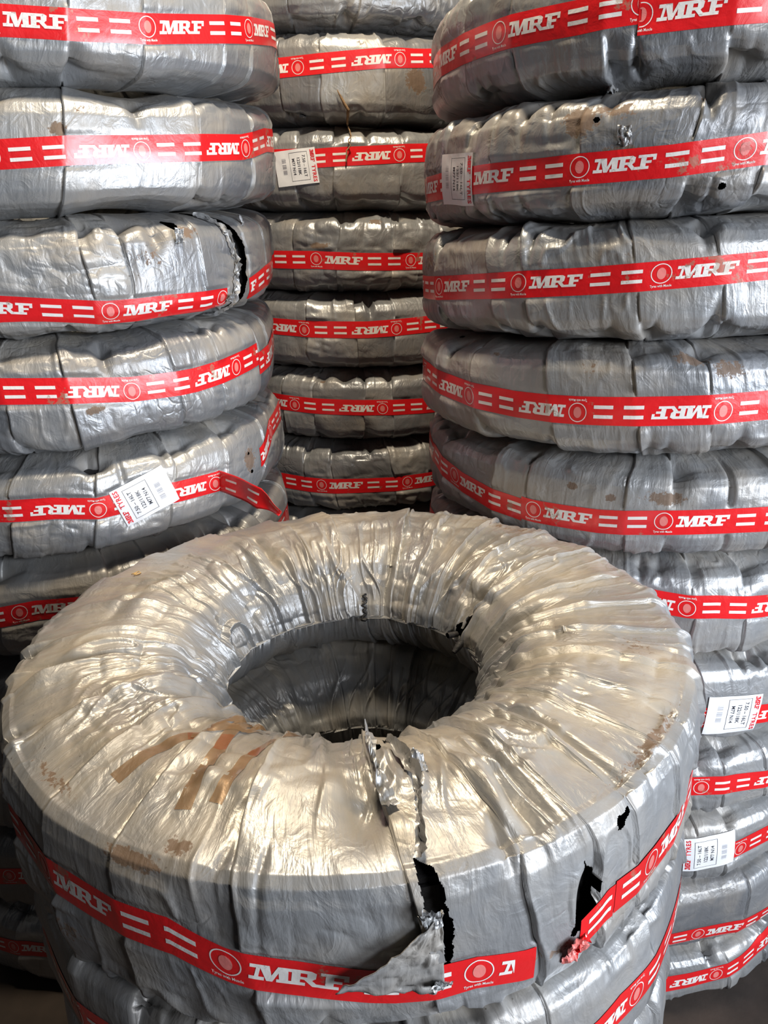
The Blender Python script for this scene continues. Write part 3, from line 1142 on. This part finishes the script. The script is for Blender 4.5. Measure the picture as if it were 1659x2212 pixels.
EXTRA = {
    'L1': dict(dirt=[(22.2, .03, .85, 2.2, .012), (27, .055, .5, 3, .01)], crumple=.75),
    'L0': dict(crumple=.7, dirt=[(33, .035, .6, 4, .01)]),
    'L2': dict(crumple=1.15, dirt=[(40, .03, .45, 8, .03), (50, .06, .7, 4, .015)],
               dents=[(33, .05, .010, 2.0, .03), (42, .06, .014, 1.8, .025), (37, .03, .006, 1.5, .03)]),
    'L3': dict(dirt=[(24.5, -.012, .8, 3, .008)], crumple=1.1),
    'L4': dict(dirt=[(65, .01, .85, 3.0, .03)], dents=[(24, .08, .014, 2.2, .015), (28.6, .055, .007, .6, .03)]),
    'C1': dict(dirt=[(24.8, -.005, .95, 4, .03), (8, .06, .5, 3, .01)], crumple=1.1),
    'C2': dict(crumple=.8),
    'C3': dict(dirt=[(-9.5, .018, .85, 4, .008), (9, .07, .8, 3, .01)], crumple=1.2),
    'C5': dict(dirt=[(-13.2, .072, 1.2, 1.1, .006)], crumple=1.2),
    'R0': dict(crumple=.75, dirt=[(-84, -.02, .55, 8, .06)]),
    'R1': dict(dirt=[(-34.5, .040, .95, 4, .022), (-27, .0, .8, 5, .012), (-28, .05, .6, 6, .02), (-13, .065, .9, 1.2, .012), (-80, .0, .45, 10, .06)], crumple=1.35),
    'R2': dict(crumple=1.15, dirt=[(-25, .03, .35, 8, .03), (-80, .03, .5, 10, .04)]),
    'R3': dict(dirt=[(-9, .063, .68, 5, .02), (-2, .05, .66, 5, .02), (-52, .065, .62, 2, .01), (-28, .05, .45, 5, .02)], crumple=.95),
    'R4': dict(dirt=[(-32.2, .037, 1.1, 1.3, .006), (-23.8, .026, .85, 1.6, .008), (-13, .03, .72, 6, .016)], crumple=1.0,
               dents=[(.6, .02, .012, .5, .07)]),
}
LABELS = {'L4': [(33.0, .555, .30)], 'C2': [(-14.8, .51, .10 + PI)], 'R1': [(-66.5, .42, -.06 + PI)], 'R6': [(8.3, .415, -.06 + PI)], 'R8': [(7.8, .56, .05)]}
JOINTS = {'L3': [(73.5, -.017)], 'R0': [(-42.5 + 15, -.012)], 'R4': [(-44, .004)]}
HERO_HOLES = None
TY = {}


def v_of(t, H):
    return (t - .5) * H * 1.03


def make(key, k, i):
    q = ST[k]
    top, bot = q['p'][i], q['p'][i + 1]
    seed = {'L': 100, 'C': 300, 'R': 500, 'F': 700}[k] + i * 17
    root = bpy.data.objects.new('wrapped_tyre', None)
    COL.objects.link(root)
    root.location = (q['c'][i][0], q['c'][i][1], bot[0])
    root.empty_display_size = .1
    root['label'] = LABEL[key]
    root['category'] = 'tyre'
    root['group'] = GROUP[k]
    kw = dict(EXTRA.get(key, {}))
    hidden = key in ('L6', 'L7', 'C7', 'C8', 'C9', 'C10', 'F2', 'F3', 'F4', 'F5')
    kw['detail'] = 0 if hidden else 2
    fine = {'L': (-30, 95), 'C': (-50, 55), 'R': (-95, 40), 'F': (-95, 95)}[k]
    Ro = {'L': .397, 'C': .397, 'R': .396, 'F': .395}[k]
    if key == 'F1':
        Ro = .388
    tape = None
    if key in TAPE:
        pts, em, fl = TAPE[key]
        lo, hi = pts[0], pts[-1]
        pts = [(-179, lo[1])] + list(pts) + [(179, hi[1])]
        tape = dict(pts=pts, emblem=em, flip=fl, period=PERIOD[k], spans=[(-178, 178)], joints=JOINTS.get(key, ()))
        if key == 'L4':
            tape['spans'] = [(-178, 53.5), (70, 178)]
        if key == 'L2':
            tape['spans'] = [(-178, 60.8), (69.5, 178)]
        if key == 'F0':
            tape['spans'] = [(-178, 23.2), (30.0, 178)]
            tape['blank'] = [(20.3, 23.5)]
            tape['joints'] = [(36.0, .003)]
    kw['labels'] = LABELS.get(key, ())
    if k == 'F':
        kw['slant'] = -.35
    t = Tyre(q['c'][i], top, bot, seed, Ro=Ro, hero=(key in ('F0', 'F1')), fine=fine, tape=tape, **kw)
    TY[key] = t
    if key == 'L2':
        t.holes = [
            [(60.5, t.V(t=1.0), .010), (64.0, t.V(t=.80), .016), (66.6, t.V(t=.58), .017), (66.2, t.V(t=.37), .015), (64.8, t.V(t=.14), .015), (62.0, t.V(t=-.0), .010)],
            [(46.3, t.V(t=.93), .007), (47.6, t.V(t=.90), .008)],
            [(70.0, t.V(t=.95), .004)],
        ]
    if key == 'L4':
        t.holes = [[(64.8, t.V(t=.635), .003)], [(65.5, t.V(t=.42), .0025)]]
    if key == 'R1':
        t.holes = [[(-31.3, t.V(t=.755), .0028)], [(-9.2, t.V(t=.2), .004)]]
    if key == 'R1':
        t.pinch = list(t.pinch) + [(-84 + 6.2 * j, 1 if j % 3 else -1, .008 + .004 * (j % 2), .9, .07) for j in range(8)] + [(-29, 1, .02, 1.6, .05), (-12, 1, .022, 1.2, .06), (-47, 1, .014, .8, .07)]
    if key == 'R2':
        t.pinch = list(t.pinch) + [(-49, 1, .012, .8, .07), (-42.5, 1, .014, .9, .08), (-9, 1, .022, 1.8, .06), (-40, -1, .016, 2.0, .05), (-25, -1, .012, 1.6, .05), (-6, -1, .024, 1.6, .08)]
    if key == 'R3':
        t.holes = [[(-73.5, t.V(t=.955), .005)]]
    if key == 'F0':
        t.holes = [
            [(9.2, t.V(r=.372), .002), (10.2, t.V(t=.93), .008), (11.0, t.V(t=.80), .0085), (12.0, t.V(t=.62), .004), (11.9, t.V(t=.44), .002)],
            [(37.0, t.V(t=.84), .006), (38.4, t.V(t=.86), .003)],
            [(30.4, t.V(t=.74), .002), (31.6, t.V(t=.56), .0085), (30.6, t.V(t=.42), .011), (28.8, t.V(t=.34), .004)],
            [(6.6, t.V(r=.262), .003), (8.6, t.V(r=.255), .006)],
            [(122.0, t.V(r=.170), .006), (116.0, t.V(r=.168), .008), (118, t.V(r=.19), .003)],
        ]
        t.dents = [(3.5, t.V(r=.315), .016, 3.0, .030), (31.0, t.V(t=.5), .012, 1.3, .035), (-13, t.V(t=.72), .004, 2, .03),
                   (22, t.V(r=.34), -.010, 1.3, .035), (25, t.V(r=.345), .012, 1.2, .04), (27.5, t.V(r=.30), .012, .8, .07),
                   (40, t.V(r=.30), .010, .9, .08), (-78, t.V(r=.30), .010, 1.0, .06), (-72, t.V(r=.34), -.008, 2.0, .03),
                   (-150, t.V(r=.26), .012, 1.5, .04), (-141, t.V(r=.22), .012, 1.5, .03), (166, t.V(r=.20), .016, 2.5, .05),
                   (138, t.V(r=.25), .012, 1.3, .07), (120, t.V(r=.20), .014, 2.0, .05), (96, t.V(r=.21), .010, 2.0, .05)]
        t.dirt = [(-25, t.V(t=.93), .8, 6, .010), (-20, t.V(t=.97), .7, 3, .012), (-40, t.V(t=.3), .55, 10, .02), (-118, t.V(r=.34), .9, 1.2, .006),
                  (50, t.V(r=.372), .62, 14, .012), (140, t.V(r=.36), .5, 14, .02), (-60, t.V(t=.8), .5, 12, .03), (75, t.V(r=.33), .45, 9, .04),
                  (26, t.V(t=.30), .55, 5, .01), (-45, t.V(r=.365), .55, 12, .012)]
        t.pinch = [(-13.5, 1, .004, .8, .03), (20.5, 1, .012, 1.0, .05), (14, -1, .010, 1.2, .05), (-2, -1, .012, 1.3, .05), (-24, -1, .010, 1.5, .05),
                   (33, -1, .012, 1.3, .05), (45, 1, .008, .8, .06), (58, 1, .008, .8, .06), (75, 1, .006, .8, .06), (-60, 1, .008, 1.2, .05), (-85, 1, .006, 1, .05),
                   (-50, -1, .01, 1.5, .05), (-8.7, 1, .003, .5, .12)]
        t.detail = 3
        # measured turns of the wrap over the near side
        sm = np.radians([-170, -157, -141, -127, -112, -98, -84, -70, -55, -40, -27, -10.5, 9.8, 23, 33, 40.5, 52, 62, 72, 84, 95, 107, 120, 133, 146, 157, 168])
        t.seams = sm
        t.npan = len(sm)
        rg = np.random.default_rng(77)
        t.pamp = rg.uniform(.5, 1.0, t.npan)
        t.pstep = rg.uniform(.0030, .0060, t.npan)
        t.ptone = rg.uniform(.3, .8, t.npan)
        t.pchord = rg.uniform(.3, 1.2, t.npan)
        t.set_notches()
        t.notch_t *= .35
    t.build(root)
    return root, t


ROOT = {}
for k in 'FLRC':
    for i in range(len(ST[k]['c'])):
        key = f'{k}{i}'
        ROOT[key], _ = make(key, k, i)

# ---------------------------------------------------------------- details on the big front tyre
T0, R0_ = TY['F0'], ROOT['F0']
for nm, pts, w_, d0 in (('a', [(-28.0, .176), (-32.4, .255), (-36.0, .296), (-36.6, .335)], .0085, .55),
                        ('b', [(-30.5, .182), (-28.0, .23), (-25.1, .269), (-22.6, .338)], .0085, .50),
                        ('c', [(-12.4, .196), (-17.1, .237), (-18.3, .265), (-18.5, .325)], .0075, .52)):
    strip('adhesive_tape', T0, R0_, [(a, float(T0.V(r=r))) for a, r in pts], w_, .0005, None, 5, 0, None, [M_AMBER, M_AMBER_D],
          (lambda tc, d0=d0: ((tc > d0 - .07) & (tc < d0 + .05)).astype(int)), True, 'amber brown packing tape strip')
# second short crossing piece
strip('adhesive_tape', T0, R0_, [(-23, float(T0.V(r=.200))), (-27, float(T0.V(r=.222))), (-33, float(T0.V(r=.262)))], .006, .0009, None, 5, 0, None, [M_AMBER], None, True, 'amber brown packing tape strip')

# ragged torn edges along the split on top
strip('torn_edge', T0, R0_, [(6.2, float(T0.V(r=.232))), (6.0, float(T0.V(r=.27))), (6.6, float(T0.V(r=.30))), (7.6, float(T0.V(r=.33)))], lambda u: .005 + .003 * np.sin(u * 9),
      lambda u, c: .004 + .011 * (c < 0) * -c + .002 * np.sin(u * 40), M_WRAP, 11, .0022, 40, label='ragged torn lip of the wrap')
strip('torn_edge', T0, R0_, [(9.0, float(T0.V(r=.252))), (11.4, float(T0.V(r=.275))), (12.4, float(T0.V(r=.305))), (10.8, float(T0.V(r=.345))), (9.8, float(T0.V(r=.375)))], lambda u: .0045 + .002 * np.sin(u * 7),
      lambda u, c: .004 + .010 * (c > 0) * c + .002 * np.sin(u * 33), M_WRAP, 12, .0022, 44, label='ragged torn lip of the wrap')
shard('torn_shred', T0, R0_, 13.6, float(T0.V(r=.285)), .011, .012, 21, 'small torn shred of wrap')
shard('torn_shred', T0, R0_, 9.9, float(T0.V(t=.80)), .010, .010, 22, 'small torn shred of wrap')
shard('torn_shred', T0, R0_, 10.8, float(T0.V(t=.38)), .009, .010, 23, 'small torn shred of wrap')

# triangular loose flap folded over the tape
n = 42
A = np.array([math.radians(11.3) * T0.Ro, float(T0.V(t=.80))])
B = np.array([math.radians(-.6) * T0.Ro, float(T0.V(t=.49))])
C_ = np.array([math.radians(3.2) * T0.Ro, float(T0.V(t=.415))])
D_ = np.array([math.radians(11.4) * T0.Ro, float(T0.V(t=.335))])
U, Vq = np.meshgrid(np.linspace(0, 1, n), np.linspace(0, 1, n), indexing='ij')   # u along the length from A, v from left edge to right edge
left = A[None, None] * (1 - U[..., None]) + B[None, None] * U[..., None]
bot_ = np.where((Vq < .35)[..., None], B + (C_ - B) * (Vq / .35)[..., None], C_ + (D_ - C_) * ((Vq - .35) / .65)[..., None])
P2 = A * (1 - U[..., None]) + bot_ * U[..., None]
jg = .002 * vn(U * 30, Vq * 9, 200, 91) * (U > .9)
lift = .003 + .013 * (1 - Vq) ** 1.6 * np.sin(np.clip(U * 1.15, 0, 1) * PI * .62) + .0035 * np.abs(vn(U * 7, Vq * 5 + 3, 200, 92)) + .0016 * np.abs(vn(U * 17, Vq * 13, 200, 93))
Pf = T0.surf(P2[..., 0] / T0.Ro, P2[..., 1] + jg, lift)
idx = np.arange(n * n).reshape(n, n)
qf = np.stack([idx[:-1, :-1], idx[1:, :-1], idx[1:, 1:], idx[:-1, 1:]], -1).reshape(-1, 4)
fo = mesh_obj('loose_flap', Pf.reshape(-1, 3), qf, [M_WRAP], R0_, P2.reshape(-1, 2), None, {'panel': np.full(n * n, .55), 'dirt': np.full(n * n, .12)})
fo['label'] = 'triangular loose flap of wrap folded over the tape'
so = fo.modifiers.new('thickness', 'SOLIDIFY')
so.thickness = .0008

# crumpled end of the red tape beside the slit
shard('crumpled_tape_end', T0, R0_, 28.6, float(T0.V(t=.27)), .013, .006, 31, 'crumpled pinkish red tape end', .9, M_PINK)
shard('crumpled_tape_end', T0, R0_, 29.6, float(T0.V(t=.24)), .012, .003, 32, 'crumpled red tape end', .8, M_RED)

# valve stub and black frayed seam in the far wall of the hole
vp = T0.surf_full(np.array(math.radians(121.5)), np.array(float(T0.V(r=.168))), 0.0)
vq = T0.surf_full(np.array(math.radians(121.5)), np.array(float(T0.V(r=.168))), .016)
stub = tube('valve_stub', [tuple(vp), tuple(vp * .5 + vq * .5), tuple(vq)], .0042, M_RUBBER, R0_)
stub['label'] = 'black rubber valve stub poking through'
vp = T0.surf_full(np.array(math.radians(115.5)), np.array(float(T0.V(r=.168))), 0.0)
vq = T0.surf_full(np.array(math.radians(113.5)), np.array(float(T0.V(r=.166))), .014)
stub = tube('valve_stub', [tuple(vp), tuple(vp * .5 + vq * .5), tuple(vq)], [.0045, .005, .003], M_RUBBER, R0_)
rng = np.random.default_rng(8)
seam_pts = []
for j in range(46):
    r_ = np.interp(j / 45, [0, 1], [0, 1])
    vv_ = float(T0.V(r=.178)) + .075 * r_
    tt = 175.5 + rng.uniform(-1.2, 1.2)
    p_ = T0.surf_full(np.array(math.radians(tt)), np.array(vv_), .0015 + rng.uniform(0, .003))
    seam_pts.append(tuple(p_))
fs = tube('frayed_seam', seam_pts, [.0012 + .0012 * rng.random() for _ in seam_pts], M_RUBBER, R0_)
fs['label'] = 'black frayed seam inside the hole'

# straw bits lying on the wrap
for j in range(1):
    pts = []
    for q_ in range(9):
        tt = -118 + rng.uniform(-1.6, 1.6)
        rr_ = .34 + rng.uniform(-.006, .006)
        pts.append(tuple(T0.surf_full(np.array(math.radians(tt)), np.array(float(T0.V(r=rr_))), .0015 + rng.uniform(0, .002))))
    so_ = tube('straw_wisp', pts, .0006, M_STRAW)
    so_['label'] = 'tiny tangle of straw lying on top of the front tyre, left rear'
    so_['category'] = 'straw'

# ---------------------------------------------------------------- left stack: lips of the split, peeled tape end
T2, R2_ = TY['L2'], ROOT['L2']
strip('torn_edge', T2, R2_, [(58.6, float(T2.V(t=.96))), (61.8, float(T2.V(t=.80))), (64.1, float(T2.V(t=.58))), (63.9, float(T2.V(t=.37))), (62.5, float(T2.V(t=.15))), (60.2, float(T2.V(t=.02)))],
      lambda u: .004 + .002 * np.sin(u * 23), lambda u, c: .002 + .005 * (c > 0) * c * (1 + .5 * np.sin(u * 30)), M_WRAP, 51, .005, 60, label='ragged torn lip of the wrap')
strip('torn_edge', T2, R2_, [(64.5, float(T2.V(t=.85))), (65.6, float(T2.V(t=.62))), (65.2, float(T2.V(t=.40))), (64.9, float(T2.V(t=.2)))],
      lambda u: .0025 + .002 * np.sin(u * 17), lambda u, c: -.006 + .003 * np.sin(u * 22), M_WRAP, 53, .004, 50, label='narrow torn strip of wrap')
shard('torn_shred', T2, R2_, 47.4, float(T2.V(t=.80)), .010, .010, 54, 'small torn shred of wrap')
shard('torn_shred', T2, R2_, 61.0, float(T2.V(t=.2)), .009, .012, 55, 'small torn shred of wrap')
shard('torn_shred', T2, R2_, 70.5, float(T2.V(t=.88)), .007, .010, 56, 'small torn shred of wrap')
T1, R1_ = TY['R1'], ROOT['R1']
shard('torn_shred', T1, R1_, -31.2, float(T1.V(t=.985)), .013, .014, 61, 'tuft of torn wrap standing up', 1.3)
shard('torn_shred', T1, R1_, -26.0, float(T1.V(t=.62)), .011, .008, 62, 'small torn shred of wrap')
shard('torn_shred', TY['C1'], ROOT['C1'], -12, float(TY['C1'].V(t=.07)), .009, .006, 63, 'small torn shred of wrap')

T4, R4_ = TY['L4'], ROOT['L4']
# free end of tape: leaves the surface at 53 deg and droops on to the front tyre
n = 46
s_arr = np.linspace(0, 1, n)
th0 = math.radians(53.0)
v0 = float(T4.tape_v(np.array(th0)))
start = T4.surf(np.array(th0), np.array(v0), .001)
tan = T4.surf(np.array(th0 + .02), np.array(v0), .001) - start
tan = tan / np.linalg.norm(tan)
end = np.array([-.168, 1.190, -.452])
mid = start * .5 + end * .5 + np.array([.012, -.012, .012])
ctr = np.array([(1 - a) ** 2 * start + 2 * a * (1 - a) * mid + a * a * end for a in s_arr])
upv = np.array([.10, .02, 1.0])
grid, uvs = [], []
nc = 11
art = []
for j, a in enumerate(s_arr):
    tg = np.gradient(ctr, axis=0)[j]
    tg /= np.linalg.norm(tg)
    side = upv - tg * (upv @ tg)
    side /= np.linalg.norm(side)
    nrm = np.cross(tg, side)
    wd_ = TW / 2 * (1 if a < .62 else 1 - .78 * ((a - .62) / .38) ** .8)
    for c in np.linspace(-1, 1, nc):
        grid.append(ctr[j] + side * c * wd_ + nrm * (.0025 * math.sin(a * 15 + c) * a + (.003 * c * c * a)))
grid = np.array(grid)
idx = np.arange(n * nc).reshape(n, nc)
qf = np.stack([idx[:-1, :-1], idx[1:, :-1], idx[1:, 1:], idx[:-1, 1:]], -1).reshape(-1, 4)
# bars printed on the free end
fm = np.zeros((n - 1, nc - 1), int)
for (a0, a1) in ((.10, .24), (.42, .60)):
    for cc_ in (2, 6):
        fm[int(a0 * n):int(a1 * n), cc_:cc_ + 1] = 1
fm[int(.74 * n):int(.95 * n), 6:8] = 2
pe = mesh_obj('peeled_tape_end', grid, qf, [M_RED, M_WHITE, M_PINK], R4_, None, fm.ravel())
pe['label'] = 'free peeled end of the red tape'
sl_ = pe.modifiers.new('thickness', 'SOLIDIFY')
sl_.thickness = .0004

# ---------------------------------------------------------------- twine hanging over two tyres of the far stack
Tc1, Tc2 = TY['C1'], TY['C2']
rng = np.random.default_rng(5)
tw, rd = [], []
for (T_, l_) in ((Tc1, [(.0, .34), (1.2, .25), (2.9, .16), (2.6, .07)]), (Tc2, [(2.1, .95), (2.4, .90), (2.9, .84), (1.9, .79), (2.5, .74), (1.3, .69), (1.2, .62), (.9, .55)])):
    for a, t_ in l_:
        tw.append(tuple(T_.surf(np.array(math.radians(a)), np.array(float(T_.V(t=t_))), .009)))
rad = [.001, .0028, .0034, .0024, .0014, .0013, .0013, .0012, .0013, .0013, .002, .0012]
pts, rr3 = [], []
for i in range(len(tw) - 1):
    for f in np.linspace(0, 1, 6)[:-1]:
        p_ = np.array(tw[i]) * (1 - f) + np.array(tw[i + 1]) * f + rng.uniform(-.0006, .0006, 3)
        pts.append(tuple(p_))
        rr3.append(rad[i] * (1 - f) + rad[i + 1] * f)
tw_o = tube('jute_twine', pts, rr3, M_TWINE)
tw_o['label'] = 'thin brown twine hanging down the front of the far middle stack'
tw_o['category'] = 'twine'
